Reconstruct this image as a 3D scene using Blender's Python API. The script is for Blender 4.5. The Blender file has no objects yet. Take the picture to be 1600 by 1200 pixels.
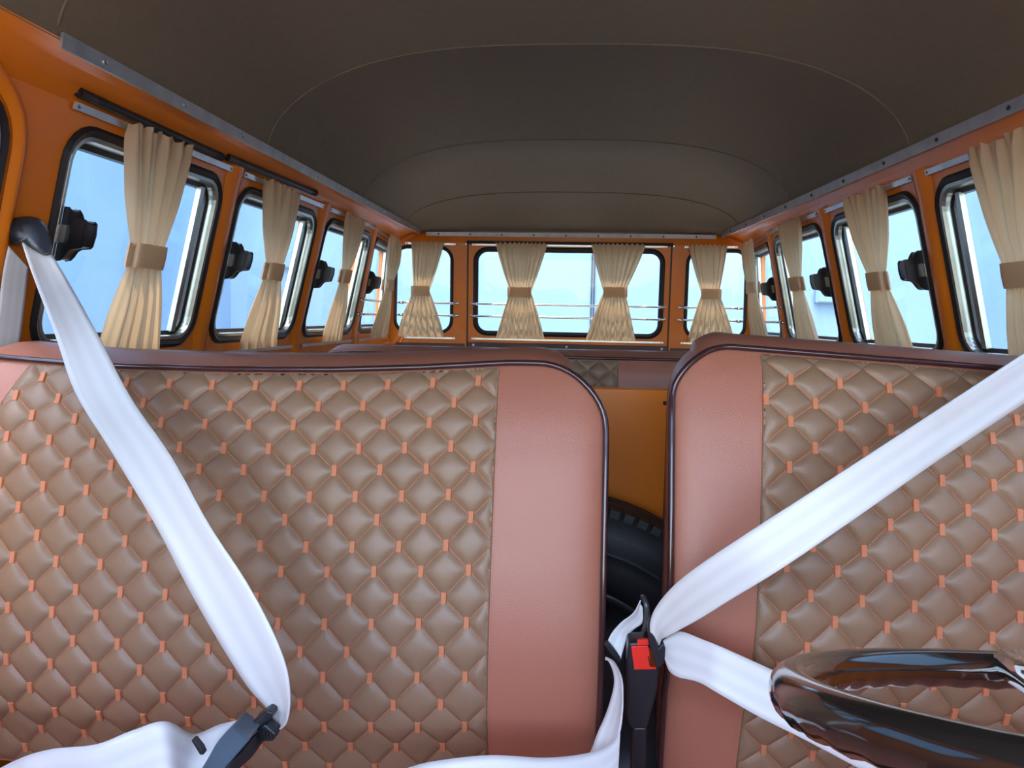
import bpy, math, random
import numpy as np
from mathutils import Vector, Matrix
random.seed(7)
rng = np.random.default_rng(7)
scn = bpy.context.scene
COL = scn.collection
PI = math.pi

# ------------------------------------------------------------------ camera
# world: camera at the origin height, +y towards the tail of the bus, +z up, metres
F = 1200.0
YAW, PIT, ROL, CX = .0741, .0884, .0193, .0151
_f = np.array([-math.sin(YAW)*math.cos(PIT), math.cos(YAW)*math.cos(PIT), -math.sin(PIT)])
_r = np.array([math.cos(YAW), math.sin(YAW), 0.])
_u = np.cross(_r, _f)
_R = _r*math.cos(ROL) + _u*math.sin(ROL)
_U = _u*math.cos(ROL) - _r*math.sin(ROL)
_C = np.array([CX, 0., 0.])
cam = bpy.data.cameras.new('camera')
cam.sensor_width = 36.0
cam.lens = F/1600*36.0
cam.clip_start = .02
camo = bpy.data.objects.new('camera', cam)
COL.objects.link(camo)
M = Matrix((( _R[0], _U[0], -_f[0], _C[0]), (_R[1], _U[1], -_f[1], _C[1]), (_R[2], _U[2], -_f[2], _C[2]), (0, 0, 0, 1)))
camo.matrix_world = M
scn.camera = camo

def ray(px, py): return _f + _R*(px-800)/F + _U*(600-py)/F
def at(px, py, y):                      # the point of a pixel's line of sight at depth y
    d = ray(px, py); return _C + d*(y/d[1])

# ------------------------------------------------------------------ world, sun, exposure
scn.view_settings.view_transform = 'Standard'
scn.view_settings.look = 'None'
scn.view_settings.gamma = 1.0
scn.view_settings.use_curve_mapping = False
scn.view_settings.exposure = 2.2
w = bpy.data.worlds.new('sky'); scn.world = w
w.use_nodes = True
nt = w.node_tree; nt.nodes.clear()
sky = nt.nodes.new('ShaderNodeTexSky'); sky.sky_type = 'NISHITA'
sky.sun_disc = False; sky.sun_elevation = math.radians(58); sky.sun_rotation = math.radians(200)
sky.air_density = 1.0; sky.dust_density = 1.5; sky.ozone_density = 2.0
bg = nt.nodes.new('ShaderNodeBackground'); bg.inputs['Strength'].default_value = .30
ow = nt.nodes.new('ShaderNodeOutputWorld')
nt.links.new(sky.outputs[0], bg.inputs[0]); nt.links.new(bg.outputs[0], ow.inputs[0])
sun = bpy.data.lights.new('sun', 'SUN'); sun.energy = 1.5; sun.angle = math.radians(1.0); sun.color = (1.0, .95, .88)
suno = bpy.data.objects.new('sun', sun); COL.objects.link(suno)
suno.rotation_euler = Vector((0.05, -.36, -.93)).to_track_quat('-Z', 'Y').to_euler()

# ------------------------------------------------------------------ materials
MATS = {}
def mat(name, col, rough=.5, metal=0., coat=0., spec=.5, noise=None, bump=None, sheen=0., ior=None, var2=None):
    m = bpy.data.materials.new(name); m.use_nodes = True
    t = m.node_tree; b = t.nodes['Principled BSDF']
    b.inputs['Base Color'].default_value = (*col, 1)
    b.inputs['Roughness'].default_value = rough
    b.inputs['Metallic'].default_value = metal
    b.inputs['Coat Weight'].default_value = coat
    b.inputs['Coat Roughness'].default_value = .12
    b.inputs['Specular IOR Level'].default_value = spec
    if sheen: b.inputs['Sheen Weight'].default_value = sheen
    tc = t.nodes.new('ShaderNodeTexCoord')
    if noise:                              # (scale, amount): blotchy change of tone
        n = t.nodes.new('ShaderNodeTexNoise'); n.inputs['Scale'].default_value = noise[0]; n.inputs['Detail'].default_value = 5
        t.links.new(tc.outputs['Object'], n.inputs['Vector'])
        mx = t.nodes.new('ShaderNodeMix'); mx.data_type = 'RGBA'
        c2 = var2 or tuple(min(1, c*(1+noise[1])) for c in col); c1 = tuple(c*(1-noise[1]) for c in col)
        mx.inputs[6].default_value = (*c1, 1); mx.inputs[7].default_value = (*c2, 1)
        rp = t.nodes.new('ShaderNodeMapRange'); rp.inputs[1].default_value = .3; rp.inputs[2].default_value = .7
        t.links.new(n.outputs[0], rp.inputs[0]); t.links.new(rp.outputs[0], mx.inputs[0])
        t.links.new(mx.outputs[2], b.inputs['Base Color'])
    if bump:                               # (kind, scale, strength, distance)
        if bump[0] == 'vor':
            n = t.nodes.new('ShaderNodeTexVoronoi'); n.feature = 'F1'
        else:
            n = t.nodes.new('ShaderNodeTexNoise'); n.inputs['Detail'].default_value = 3
        n.inputs['Scale'].default_value = bump[1]
        t.links.new(tc.outputs['Object'], n.inputs['Vector'])
        bp = t.nodes.new('ShaderNodeBump'); bp.inputs['Strength'].default_value = bump[2]; bp.inputs['Distance'].default_value = bump[3]
        t.links.new(n.outputs[0], bp.inputs['Height']); t.links.new(bp.outputs[0], b.inputs['Normal'])
    MATS[name] = m
    return m
mat('orange', (.78, .205, .010), .36, coat=.12, spec=.35, noise=(4, .06), bump=('noise', 28, .05, .01))
mat('primer', (.50, .33, .29), .6, noise=(30, .12))
mat('liner', (.215, .166, .105), .85, spec=.25, noise=(60, .05), bump=('vor', 900, .25, .0006))
mat('alum', (.62, .62, .60), .32, metal=.9, noise=(25, .12))
mat('alum_frame', (.40, .43, .38), .30, metal=.85, noise=(18, .15))
mat('rubber', (.014, .014, .015), .45, bump=('noise', 60, .15, .002))
mat('plastic', (.012, .014, .019), .36, bump=('noise', 400, .08, .0005))
mat('chrome', (.80, .82, .84), .07, metal=1.)
mat('terracotta', (.375, .142, .092), .40, spec=.5, noise=(5, .05), bump=('vor', 700, .28, .0007))
mat('quilt', (.250, .152, .092), .42, spec=.5, noise=(9, .05), bump=('vor', 650, .22, .0006))
mat('seam', (.19, .11, .068), .6)
mat('thread', (.56, .20, .095), .65, bump=('noise', 900, .5, .001))
mat('piping', (.040, .014, .018), .18, coat=.4)
mat('maroon', (.095, .040, .036), .55, bump=('vor', 500, .2, .001))
mat('belt_red', (.72, .028, .018), .35)
mat('tyre', (.017, .019, .022), .55, noise=(14, .25), bump=('noise', 90, .2, .003))
mat('wheel_gloss', (.010, .009, .009), .09, coat=1.0)
mat('steel', (.10, .11, .12), .35, metal=.6)
mat('screw', (.75, .74, .70), .3, metal=.8)
mat('floor_mat', (.03, .03, .032), .8, bump=('noise', 120, .3, .003))
mat('outwall', (.25, .375, .47), .9, noise=(1.3, .07), bump=('noise', 30, .15, .01))
mat('outbox', (.24, .36, .42), .7)
mat('ground', (.50, .50, .49), .9, noise=(2, .1))
mat('buckle_grey', (.055, .085, .12), .30, spec=.9)
mat('label_white', (.85, .86, .88), .5)

def belt_mat():
    m = mat('belt', (.66, .66, .67), .38, spec=.55)
    t = m.node_tree; b = t.nodes['Principled BSDF']
    uv = t.nodes.new('ShaderNodeUVMap')
    wv = t.nodes.new('ShaderNodeTexWave'); wv.inputs['Scale'].default_value = .9; wv.bands_direction = 'X'
    wv.inputs['Distortion'].default_value = .0
    t.links.new(uv.outputs[0], wv.inputs['Vector'])
    mx = t.nodes.new('ShaderNodeMix'); mx.data_type = 'RGBA'
    mx.inputs[6].default_value = (.63, .63, .64, 1); mx.inputs[7].default_value = (.69, .69, .70, 1)
    t.links.new(wv.outputs[0], mx.inputs[0])
    ns = t.nodes.new('ShaderNodeTexNoise'); ns.inputs['Scale'].default_value = 1.6
    tc = t.nodes.new('ShaderNodeTexCoord'); 
    n2 = t.nodes.new('ShaderNodeTexNoise'); n2.inputs['Scale'].default_value = 9; n2.inputs['Detail'].default_value = 4
    t.links.new(tc.outputs['Object'], n2.inputs['Vector'])
    mr = t.nodes.new('ShaderNodeMapRange'); mr.inputs[1].default_value = .60; mr.inputs[2].default_value = .80; mr.inputs[3].default_value = 0; mr.inputs[4].default_value = .5
    t.links.new(n2.outputs[0], mr.inputs[0])
    m2 = t.nodes.new('ShaderNodeMix'); m2.data_type = 'RGBA'; m2.inputs[7].default_value = (.50, .47, .44, 1)
    t.links.new(mr.outputs[0], m2.inputs[0]); t.links.new(mx.outputs[2], m2.inputs[6])
    t.links.new(m2.outputs[2], b.inputs['Base Color'])
    wv2 = t.nodes.new('ShaderNodeTexWave'); wv2.inputs['Scale'].default_value = 60; wv2.bands_direction = 'DIAGONAL'
    t.links.new(uv.outputs[0], wv2.inputs['Vector'])
    bp = t.nodes.new('ShaderNodeBump'); bp.inputs['Strength'].default_value = .08; bp.inputs['Distance'].default_value = .0006
    t.links.new(wv2.outputs[0], bp.inputs['Height']); t.links.new(bp.outputs[0], b.inputs['Normal'])
belt_mat()

def curtain_mat(name, col, tr):
    m = bpy.data.materials.new(name); m.use_nodes = True; t = m.node_tree; t.nodes.clear()
    o = t.nodes.new('ShaderNodeOutputMaterial')
    d = t.nodes.new('ShaderNodeBsdfDiffuse'); d.inputs[0].default_value = (*col, 1)
    l = t.nodes.new('ShaderNodeBsdfTranslucent'); l.inputs[0].default_value = (col[0]*1.0, col[1]*.93, col[2]*.80, 1)
    x = t.nodes.new('ShaderNodeMixShader'); x.inputs[0].default_value = tr
    tc = t.nodes.new('ShaderNodeTexCoord'); n = t.nodes.new('ShaderNodeTexNoise'); n.inputs['Scale'].default_value = 700
    bp = t.nodes.new('ShaderNodeBump'); bp.inputs['Strength'].default_value = .2; bp.inputs['Distance'].default_value = .0008
    t.links.new(tc.outputs['Object'], n.inputs['Vector']); t.links.new(n.outputs[0], bp.inputs['Height'])
    t.links.new(bp.outputs[0], d.inputs['Normal'])
    t.links.new(d.outputs[0], x.inputs[1]); t.links.new(l.outputs[0], x.inputs[2]); t.links.new(x.outputs[0], o.inputs[0])
    MATS[name] = m
curtain_mat('curtain', (.72, .52, .325), .42)
curtain_mat('tieband', (.72, .54, .36), .32)

def glass_mat():
    m = bpy.data.materials.new('glass'); m.use_nodes = True; t = m.node_tree; t.nodes.clear()
    o = t.nodes.new('ShaderNodeOutputMaterial')
    a = t.nodes.new('ShaderNodeBsdfTransparent'); a.inputs[0].default_value = (.93, .97, .98, 1)
    g = t.nodes.new('ShaderNodeBsdfGlossy'); g.inputs['Roughness'].default_value = .02
    lw = t.nodes.new('ShaderNodeLayerWeight'); lw.inputs[0].default_value = .5
    pw = t.nodes.new('ShaderNodeMath'); pw.operation = 'POWER'; pw.inputs[1].default_value = 5.0
    fr = t.nodes.new('ShaderNodeMath'); fr.operation = 'MULTIPLY_ADD'; fr.inputs[1].default_value = .6; fr.inputs[2].default_value = .05
    t.links.new(lw.outputs['Facing'], pw.inputs[0]); t.links.new(pw.outputs[0], fr.inputs[0])
    x = t.nodes.new('ShaderNodeMixShader')
    t.links.new(fr.outputs[0], x.inputs[0]); t.links.new(a.outputs[0], x.inputs[1]); t.links.new(g.outputs[0], x.inputs[2])
    t.links.new(x.outputs[0], o.inputs[0])
    MATS['glass'] = m
glass_mat()

# ------------------------------------------------------------------ helpers
def link_mesh(name, me, m=None, parent=None, smooth=True):
    if m and not me.materials: me.materials.append(MATS[m])
    if smooth: me.shade_smooth()
    o = bpy.data.objects.new(name, me); COL.objects.link(o)
    if parent: o.parent = parent
    return o
def mesh(name, V, Fc, m, parent=None, smooth=True, uv=None):
    me = bpy.data.meshes.new(name)
    me.from_pydata([tuple(map(float, v)) for v in V], [], Fc)
    me.validate(); me.update()
    if uv is not None:
        l = me.uv_layers.new(name='UVMap')
        for lp in me.loops: l.data[lp.index].uv = uv[lp.vertex_index]
    return link_mesh(name, me, m, parent, smooth)
def tag(o, label=None, cat=None, group=None, kind=None):
    if label: o['label'] = label
    if cat: o['category'] = cat
    if group: o['group'] = group
    if kind: o['kind'] = kind
    return o
def empty(name, loc=(0, 0, 0)):
    o = bpy.data.objects.new(name, None); o.location = loc; o.empty_display_size = .05
    COL.objects.link(o); return o
class Buf:                                # collects several closed shapes for one part
    def __init__(s): s.V = []; s.F = []
    def add(s, V, Fc):
        k = len(s.V); s.V += [tuple(v) for v in V]; s.F += [tuple(i+k for i in f) for f in Fc]
    def box(s, c, h, R=None):
        c = np.array(c, float); P = []
        for dx in (-1, 1):
            for dy in (-1, 1):
                for dz in (-1, 1):
                    v = np.array([dx*h[0], dy*h[1], dz*h[2]]); P.append(c + (R @ v if R is not None else v))
        s.add(P, [(0, 1, 3, 2), (4, 6, 7, 5), (0, 4, 5, 1), (2, 3, 7, 6), (0, 2, 6, 4), (1, 5, 7, 3)])
    def build(s, name, m, parent=None, smooth=False): return mesh(name, s.V, s.F, m, parent, smooth)
def bevel(o, wd, seg=3):
    b = o.modifiers.new('bevel', 'BEVEL'); b.width = wd; b.segments = seg; b.limit_method = 'ANGLE'
    o.data.shade_smooth()
    wn = o.modifiers.new('wn', 'WEIGHTED_NORMAL'); wn.keep_sharp = True
    return o
def grid_faces(nu, nv, cu=False, cv=False):
    Fc = []
    for i in range(nu if cu else nu-1):
        for j in range(nv if cv else nv-1):
            a = i*nv+j; b = ((i+1) % nu)*nv+j; c = ((i+1) % nu)*nv+(j+1) % nv; d = i*nv+(j+1) % nv
            Fc.append((a, b, c, d))
    return Fc
def unit(v): v = np.array(v, float); return v/(np.linalg.norm(v)+1e-12)
def crom(P, n=8, closed=False):           # Catmull-Rom through the rows of P
    P = np.array(P, float); k = len(P); out = []
    for i in range(k if closed else k-1):
        if closed: a, b, c, d = P[i-1], P[i], P[(i+1) % k], P[(i+2) % k]
        else: a, b, c, d = P[max(i-1, 0)], P[i], P[i+1], P[min(i+2, k-1)]
        for t in np.linspace(0, 1, n, endpoint=False):
            out.append(.5*((2*b)+(-a+c)*t+(2*a-5*b+4*c-d)*t*t+(-a+3*b-3*c+d)*t**3))
    if not closed: out.append(P[-1])
    return np.array(out)
def tube(name, path, rad, m, parent=None, n=10, closed=False, cap=True, buf=None):
    P = np.array(path, float); k = len(P); V = []
    rad = np.broadcast_to(np.array(rad, float), (k,))
    up = None
    for i in range(k):
        if closed: t = unit(P[(i+1) % k]-P[i-1])
        else: t = unit(P[min(i+1, k-1)]-P[max(i-1, 0)])
        if up is None:
            up = unit(np.cross(t, [0.31, .2, .93]))
        up = unit(up - t*(up@t)); sd = np.cross(t, up)
        for a in range(n):
            an = 2*PI*a/n; V.append(P[i]+rad[i]*(up*math.cos(an)+sd*math.sin(an)))
    Fc = grid_faces(k, n, closed, True)
    if cap and not closed: Fc += [tuple(range(n))[::-1], tuple(range((k-1)*n, k*n))]
    if buf is not None: buf.add(V, Fc); return None
    return mesh(name, V, Fc, m, parent)
def ribbon(name, A, B, m, parent=None, n=8, th=.0016, bulge=0., seg=8):
    # a strap between two edge curves A and B (rows of points), given thickness, uv across/along
    A = crom(A, n); B = crom(B, n); k = len(A); V = []; U = []; Fc = []
    L = np.concatenate([[0], np.cumsum(np.linalg.norm(np.diff((A+B)/2, axis=0), axis=1))])
    for i in range(k):
        t = unit((A+B)[min(i+1, k-1)]-(A+B)[max(i-1, 0)])
        nr = unit(np.cross(B[i]-A[i], t))
        for j in range(seg+1):
            q = j/seg; V.append(A[i]*(1-q)+B[i]*q+nr*bulge*4*q*(1-q)); U.append((q, L[i]/.048))
    Fc = grid_faces(k, seg+1)
    o = mesh(name, V, Fc, m, parent, uv=U)
    s = o.modifiers.new('thickness', 'SOLIDIFY'); s.thickness = th; s.offset = 0
    return o

# ------------------------------------------------------------------ the body shell: a path round the bus at sill height
SIDE_X = lambda y: .868 - .0314*(y-1)
YF = -.16
_half = [(SIDE_X(y), y) for y in np.linspace(YF, 3.28, 60)]
_half += [tuple(p) for p in crom([(SIDE_X(3.28), 3.28), (.794, 3.345), (.770, 3.385), (.715, 3.405), (.62, 3.418), (.50, 3.428)], 6)[1:]]
_half += [(x, 3.428 + .006*(1-x/.5)) for x in np.linspace(.48, 0, 12)]
_full = np.array(_half + [(-x, y) for x, y in _half[::-1][1:]])
_cum = np.concatenate([[0], np.cumsum(np.linalg.norm(np.diff(_full, axis=0), axis=1))])
SL = _cum[-1]; SH = SL/2
def plan(s):
    e = .02
    p = np.array([np.interp(s, _cum, _full[:, 0]), np.interp(s, _cum, _full[:, 1])])
    a = np.array([np.interp(s-e, _cum, _full[:, 0]), np.interp(s-e, _cum, _full[:, 1])])
    b = np.array([np.interp(s+e, _cum, _full[:, 0]), np.interp(s+e, _cum, _full[:, 1])])
    t = unit(b-a); return p, np.array([-t[1], t[0]])
SILL, RAILZ, STRIPZ = -.0766, .318, .358
def tum(z): return float(np.interp(z, [SILL, RAILZ, .336, .372], [0, .097, .118, .180]))
def W(s, z, d=0.):
    p, n = plan(s)
    k = np.interp(min(s, SL-s), [2.9, 3.55], [1., .22])
    q = p + n*(tum(z)*k + d)
    return np.array([q[0], q[1], z])
def s_of_y(y, side):                      # side +1 right of the picture, -1 left
    i = len(_half)-13
    s = float(np.interp(y, _full[:70, 1], _cum[:70]))
    return s if side > 0 else SL-s
def s_of_x(x):                            # on the tail wall
    i0 = 66
    k = slice(i0, len(_full)-i0)
    return float(np.interp(-x, -_full[k, 0], _cum[k]))
def wall_s(px, py, side, d=.02):          # where a line of sight meets a side wall
    lo, hi = .5, 3.40
    for _ in range(50):
        mid = (lo+hi)/2; P = at(px, py, mid)
        X = W(s_of_y(mid, 1), P[2], d)[0]
        if side*P[0] > X: hi = mid
        else: lo = mid
    P = at(px, py, lo); return s_of_y(lo, side), P[2]

def rrect(s0, s1, z0, z1, r, inset=0., na=7, ns=6):
    s0 += inset; s1 -= inset; z0 += inset; z1 -= inset; r = max(r-inset, .004)
    out = []
    cs = [(s1-r, z1-r, 0), (s0+r, z1-r, 90), (s0+r, z0+r, 180), (s1-r, z0+r, 270)]
    for k, (a, b, th) in enumerate(cs):
        arc = [(a+r*math.cos(math.radians(th+90*i/(na-1))), b+r*math.sin(math.radians(th+90*i/(na-1)))) for i in range(na)]
        out += arc
        a2, b2, t2 = cs[(k+1) % 4]
        nx = (a2+r*math.cos(math.radians(t2)), b2+r*math.sin(math.radians(t2)))
        for i in range(1, ns): q = i/ns; out.append((arc[-1][0]*(1-q)+nx[0]*q, arc[-1][1]*(1-q)+nx[1]*q))
    return out
def ring(name, win, prof, m, parent=None, closed=True, smooth=False):
    # sweep a cross-section of (inset, depth) pairs round a window outline
    V = []
    L = [rrect(*win, inset=i) for i, d in prof]; n = len(L[0])
    for k in range(n):
        for (i, d), P in zip(prof, L): V.append(W(P[k][0], P[k][1], d))
    return mesh(name, V, grid_faces(n, len(prof), True, closed), m, parent, smooth)
def cell(win, box):                        # wall plate round one opening
    P = rrect(*win); n = len(P); s0, s1, z0, z1 = box
    cs, cz = (win[0]+win[1])/2, (win[2]+win[3])/2
    V = [W(a, b) for a, b in P]; O = []
    for k, (a, b) in enumerate(P):
        da, db = a-cs, b-cz; t = 1e9
        if da > 1e-9: t = min(t, (s1-cs)/da)
        if da < -1e-9: t = min(t, (s0-cs)/da)
        if db > 1e-9: t = min(t, (z1-cz)/db)
        if db < -1e-9: t = min(t, (z0-cz)/db)
        O.append([cs+da*t, cz+db*t])
    for q, (a, b) in zip((3, 15, 27, 39), ((s1, z1), (s0, z1), (s0, z0), (s1, z0))): O[q-0 if n else q] = [a, b]
    V += [W(a, b) for a, b in O]
    return V, [(k, (k+1) % n, n+(k+1) % n, n+k) for k in range(n)]
def plate(s0, s1, zs, ns=None):
    ns = ns or max(2, int(abs(s1-s0)/.06)+2)
    V = [W(a, z) for a in np.linspace(s0, s1, ns) for z in zs]
    return V, grid_faces(ns, len(zs))

def hwid(y, side):                         # half width of the headliner
    return .684-.0125*(y-1) if side < 0 else .752-.042*(y-1)
def cove(s0, s1, ns=50):                   # rounded orange cove between the windows and the headliner strip
    V = []
    for s_ in np.linspace(s0, s1, ns):
        p, n = plan(s_); sd = 1 if p[0] > 0 else -1
        q = np.array([sd*min(abs(p[0]), hwid(min(p[1], 3.36), sd)-.003), min(p[1], 3.411), STRIPZ+.004])
        a = W(s_, RAILZ)
        for t, lift in ((0, 0), (.25, .010), (.55, .012), (.8, .006), (1, 0)): V.append(a*(1-t)+q*t+np.array([0, 0, lift*.8]))
    return V, grid_faces(ns, 5)
PITCH, Y0 = .58, 1.1404
WZ0, WZ1 = -.078, .292
FLOORZ = -1.22
bounds = [Y0+PITCH*i for i in range(4)] + [3.375]
windows = []                               # (key, win)
for side, nm in ((-1, 'left'), (1, 'right')):
    B = Buf()
    cells = [(.16, 1.12, (.30, 1.062, WZ0, WZ1+.005, .075))]
    cells += [(bounds[i], bounds[i+1], (bounds[i]+.036, bounds[i+1]-(.036 if i < 3 else .045), WZ0, WZ1, .062)) for i in range(4)]
    prev = YF
    for a, b, wn in cells:
        if a > prev: B.add(*plate(s_of_y(prev, side), s_of_y(a, side), [-.13, 0, .1, .2, RAILZ]))
        prev = b
        sa, sb = sorted((s_of_y(a, side), s_of_y(b, side))); wa, wb = sorted((s_of_y(wn[0], side), s_of_y(wn[1], side)))
        win = (wa, wb, wn[2], wn[3], wn[4]); windows.append((nm, win))
        B.add(*cell(win, (sa, sb, -.13, RAILZ)))
    B.add(*plate(s_of_y(YF, side), s_of_y(3.375, side), [FLOORZ, -.6, -.13]))
    B.add(*cove(s_of_y(YF, side), s_of_y(3.375, side)))
    wall = B.build('wall_'+nm, 'orange', smooth=False)
    tag(wall, f'orange painted metal side of the bus, {nm} in the picture', 'wall', kind='structure')
    globals()['wall_'+nm] = wall
    wo = [w_ for n_, w_ in windows if n_ == nm]
    for i, win in enumerate(wo):
        ring('window_reveal', win, [(0, 0), (.003, -.02), (.003, -.05)], 'orange', wall, closed=False, smooth=True)
    ring('door_lip', wo[0], [(-.036, -.001), (-.029, .009), (-.018, .011), (-.008, .003)], 'orange', wall, closed=False, smooth=True)
    for i, y in enumerate(bounds[:4]):     # ridged uprights between the windows
        if i == 0: continue
        wd = (.05, .034, .034, .034)[i]
        yc = y if i else y-.045
        sc = s_of_y(yc, side); V = []
        for z in np.linspace(-.13, RAILZ+.004, 9):
            for ds, d in ((-wd, -.002), (-wd*.72, .007), (-wd*.2, .013), (wd*.2, .013), (wd*.72, .007), (wd, -.002)): V.append(W(sc+ds, z, d))
        mesh('pillar', V, grid_faces(9, 6), 'orange', wall)
# tail wall with the two corner windows, and the hatch in it
B = Buf()
sA, sB = s_of_y(3.375, 1), s_of_y(3.375, -1)
hx = .445
sh0, sh1 = s_of_x(hx), s_of_x(-hx)
cr = (s_of_x(.770), s_of_x(.512), WZ0-.006, WZ1+.008, .06)
cl = (s_of_x(-.512), s_of_x(-.770), WZ0-.006, WZ1+.008, .06)
B.add(*cell(cr, (sA, sh0-.004, -.155, RAILZ))); B.add(*cell(cl, (sh1+.004, sB, -.155, RAILZ)))
B.add(*cove(sA, sB, 60)); B.add(*plate(sA, sh0-.004, [FLOORZ, -.155])); B.add(*plate(sh1+.004, sB, [FLOORZ, -.155]))
wall_rear = tag(B.build('wall_rear', 'orange'), 'orange painted tail wall round the hatch', 'wall', kind='structure')
for win in (cr, cl):
    ring('window_reveal', win, [(0, 0), (.003, -.012), (.003, -.022)], 'orange', wall_rear, closed=False, smooth=True)
# front: scuttle below the windscreen and its frame
B = Buf()
B.box((0, YF, -.75), (.86, .012, .47)); B.box((0, YF-.05, .335), (.80, .012, .03))
B.box((-.82, YF-.02, .03), (.035, .02, .33)); B.box((.82, YF-.02, .03), (.035, .02, .33))
wall_front = tag(B.build('wall_front', 'orange'), 'orange front panel below and round the windscreen', 'wall', kind='structure')
p = mesh('windscreen_pane', [(-.79, YF-.01, -.28), (.79, YF-.01, -.28), (.76, YF-.05, .31), (-.76, YF-.05, .31)], [(0, 1, 2, 3)], 'glass', wall_front, False)

# windows: rubber seal, metal frame, inner gasket, pane
def add_window(i, win, label, framed=True):
    w_ = empty('window_%d' % i, W((win[0]+win[1])/2, win[2], 0)); tag(w_, label, 'window', kind='structure')
    w_.location = (0, 0, 0)
    rub = .012 if framed else .012
    ring('rubber_seal', win, [(-.003, .003), (.004, .008), (rub, .004), (rub, -.016), (-.003, -.004)], 'rubber', w_, smooth=False)
    i0 = rub-.002
    if framed:
        ring('metal_frame', win, [(i0, .000), (i0+.004, .004), (i0+.011, .003), (i0+.013, -.004), (i0+.013, -.022), (i0, -.022)], 'alum_frame', w_)
        ring('gasket', win, [(i0+.012, -.014), (i0+.022, -.016), (i0+.022, -.030), (i0+.012, -.030)], 'rubber', w_)
        i0 += .018
    P = rrect(*win, inset=i0-.004); c = ((win[0]+win[1])/2, (win[2]+win[3])/2)
    V = [W(a, b, -.022) for a, b in P] + [W(c[0], c[1], -.022)]; n = len(P)
    # pane follows the wall: inner rings
    V = []; 
    for q in (1., .75, .5, .25): V += [W(c[0]+(a-c[0])*q, c[1]+(b-c[1])*q, -.022) for a, b in P]
    V.append(W(c[0], c[1], -.022))
    Fc = [(r*n+k, r*n+(k+1) % n, (r+1)*n+(k+1) % n, (r+1)*n+k) for r in range(3) for k in range(n)] + [(3*n+k, 3*n+(k+1) % n, 4*n) for k in range(n)]
    mesh('pane', V, Fc, 'glass', w_)
    return w_
ORD = ['front-most cab door', 'nearest', 'second', 'third', 'rear-most']
wn_objs = {}
k = 1
for side, nm in ((-1, 'left'), (1, 'right')):
    for i, win in enumerate([w_ for n_, w_ in windows if n_ == nm]):
        lb = ('cab door window' if i == 0 else f'{ORD[i]} metal-framed sliding side window') + f' on the {nm} side of the picture'
        wn_objs[nm, i] = (add_window(k, win, lb), win); k += 1
wn_objs['cl'] = (add_window(k, cl, 'frameless tail corner window left of the hatch', False), cl); k += 1
wn_objs['cr'] = (add_window(k, cr, 'frameless tail corner window right of the hatch', False), cr); k += 1

# sliding stile of each framed window and its black latch
def add_latch(side, win, w_):
    # front end of the window: smallest y
    sf = win[1] if side < 0 else win[0]; dr = -1 if side < 0 else 1     # dr: towards the tail along s
    zc = .118; O = Buf()
    prof = [(.000, -.042), (.008, -.041), (.013, -.035), (.018, -.026), (.024, -.0225), (.040, -.021), (.043, -.018), (.045, 0), (.043, .018), (.040, .021),
            (.024, .0225), (.018, .026), (.013, .035), (.008, .041), (.000, .042)]
    n = len(prof); s0 = sf + dr*.024
    V = [W(s0, zc+b, .003+a) for a, b in prof] + [W(s0+dr*.026, zc+b*.97, .003+a*.97) for a, b in prof]
    Fc = [(k, (k+1) % n, n+(k+1) % n, n+k) for k in range(n)] + [tuple(range(n)), tuple(range(n, 2*n))[::-1]]
    bevel(mesh('latch', V, Fc, 'plastic', w_), .002, 2)
    V = [W(s0+dr*a, zc+b, d) for d in (.002, .012) for a, b in ((-.008, -.014), (.002, -.014), (.002, .014), (-.008, .014))]
    mesh('latch_plate', V, [(0, 1, 2, 3), (4, 7, 6, 5), (0, 4, 5, 1), (1, 5, 6, 2), (2, 6, 7, 3), (3, 7, 4, 0)], 'screw', w_, False)
    g = Buf()
    V = [W(s0+dr*e, zc+b, d) for e in (.001, -.002) for d, b in ((.024, -.017), (.043, -.016), (.043, .016), (.024, .017))]
    g.add(V, [(4, 5, 6, 7), (0, 1, 5, 4), (1, 2, 6, 5), (2, 3, 7, 6), (3, 0, 4, 7)]); g.build('latch_grip', 'rubber', w_)
    # upright stile near the tail end of the frame
    st = (win[0] if side < 0 else win[1]) - dr*.062
    V = [W(st+ds, z, d) for z in np.linspace(win[2]+.03, win[3]-.03, 8) for ds, d in ((-.008, -.021), (-.008, -.010), (.008, -.010), (.008, -.021))]
    mesh('sliding_stile', V, grid_faces(8, 4, False, True), 'alum_frame', w_, False)
for side, nm in ((-1, 'left'), (1, 'right')):
    for i in range(1, 5): add_latch(side, wn_objs[nm, i][1], wn_objs[nm, i][0])

# hatch
door = empty('door_1'); tag(door, 'orange tail hatch with a wide window', 'hatch', kind='structure')
hw = (s_of_x(.412), s_of_x(-.412), WZ0-.004, WZ1+.002, .055)
B = Buf(); B.add(*cell(hw, (sh0+.004, sh1-.004, -.122, .312)))
ob = B.build('door_panel', 'orange', door)
ring('rubber_seal', hw, [(-.008, .003), (.002, .009), (.014, .003), (.014, -.016), (-.008, -.004)], 'rubber', door)
P = rrect(*hw, inset=.012)
mesh('pane', [W(a, b, -.012) for a, b in P], [tuple(range(len(P)))], 'glass', door, False)
V = [W(a, b, d) for a in np.linspace(sh0+.004, sh1-.004, 14) for b, d in ((-.120, .0), (-.121, .012), (-.150, .016), (-.157, .0))]
tr = mesh('hatch_trim', V, grid_faces(14, 4), 'maroon', door, False)
for x in (.418, 0, -.415):
    c = W(s_of_x(x), -.132, .016)
    tube('trim_screw', [c+[0, .002, 0], c+[0, -.004, 0]], .0055, 'label_white', tr, 10)
V = []                                      # dark gap round the hatch
for (a, b) in ((sh0, -.155), (sh0, .318), (sh1, .318), (sh1, -.155)): V += [a, b]
B = Buf()
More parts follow.
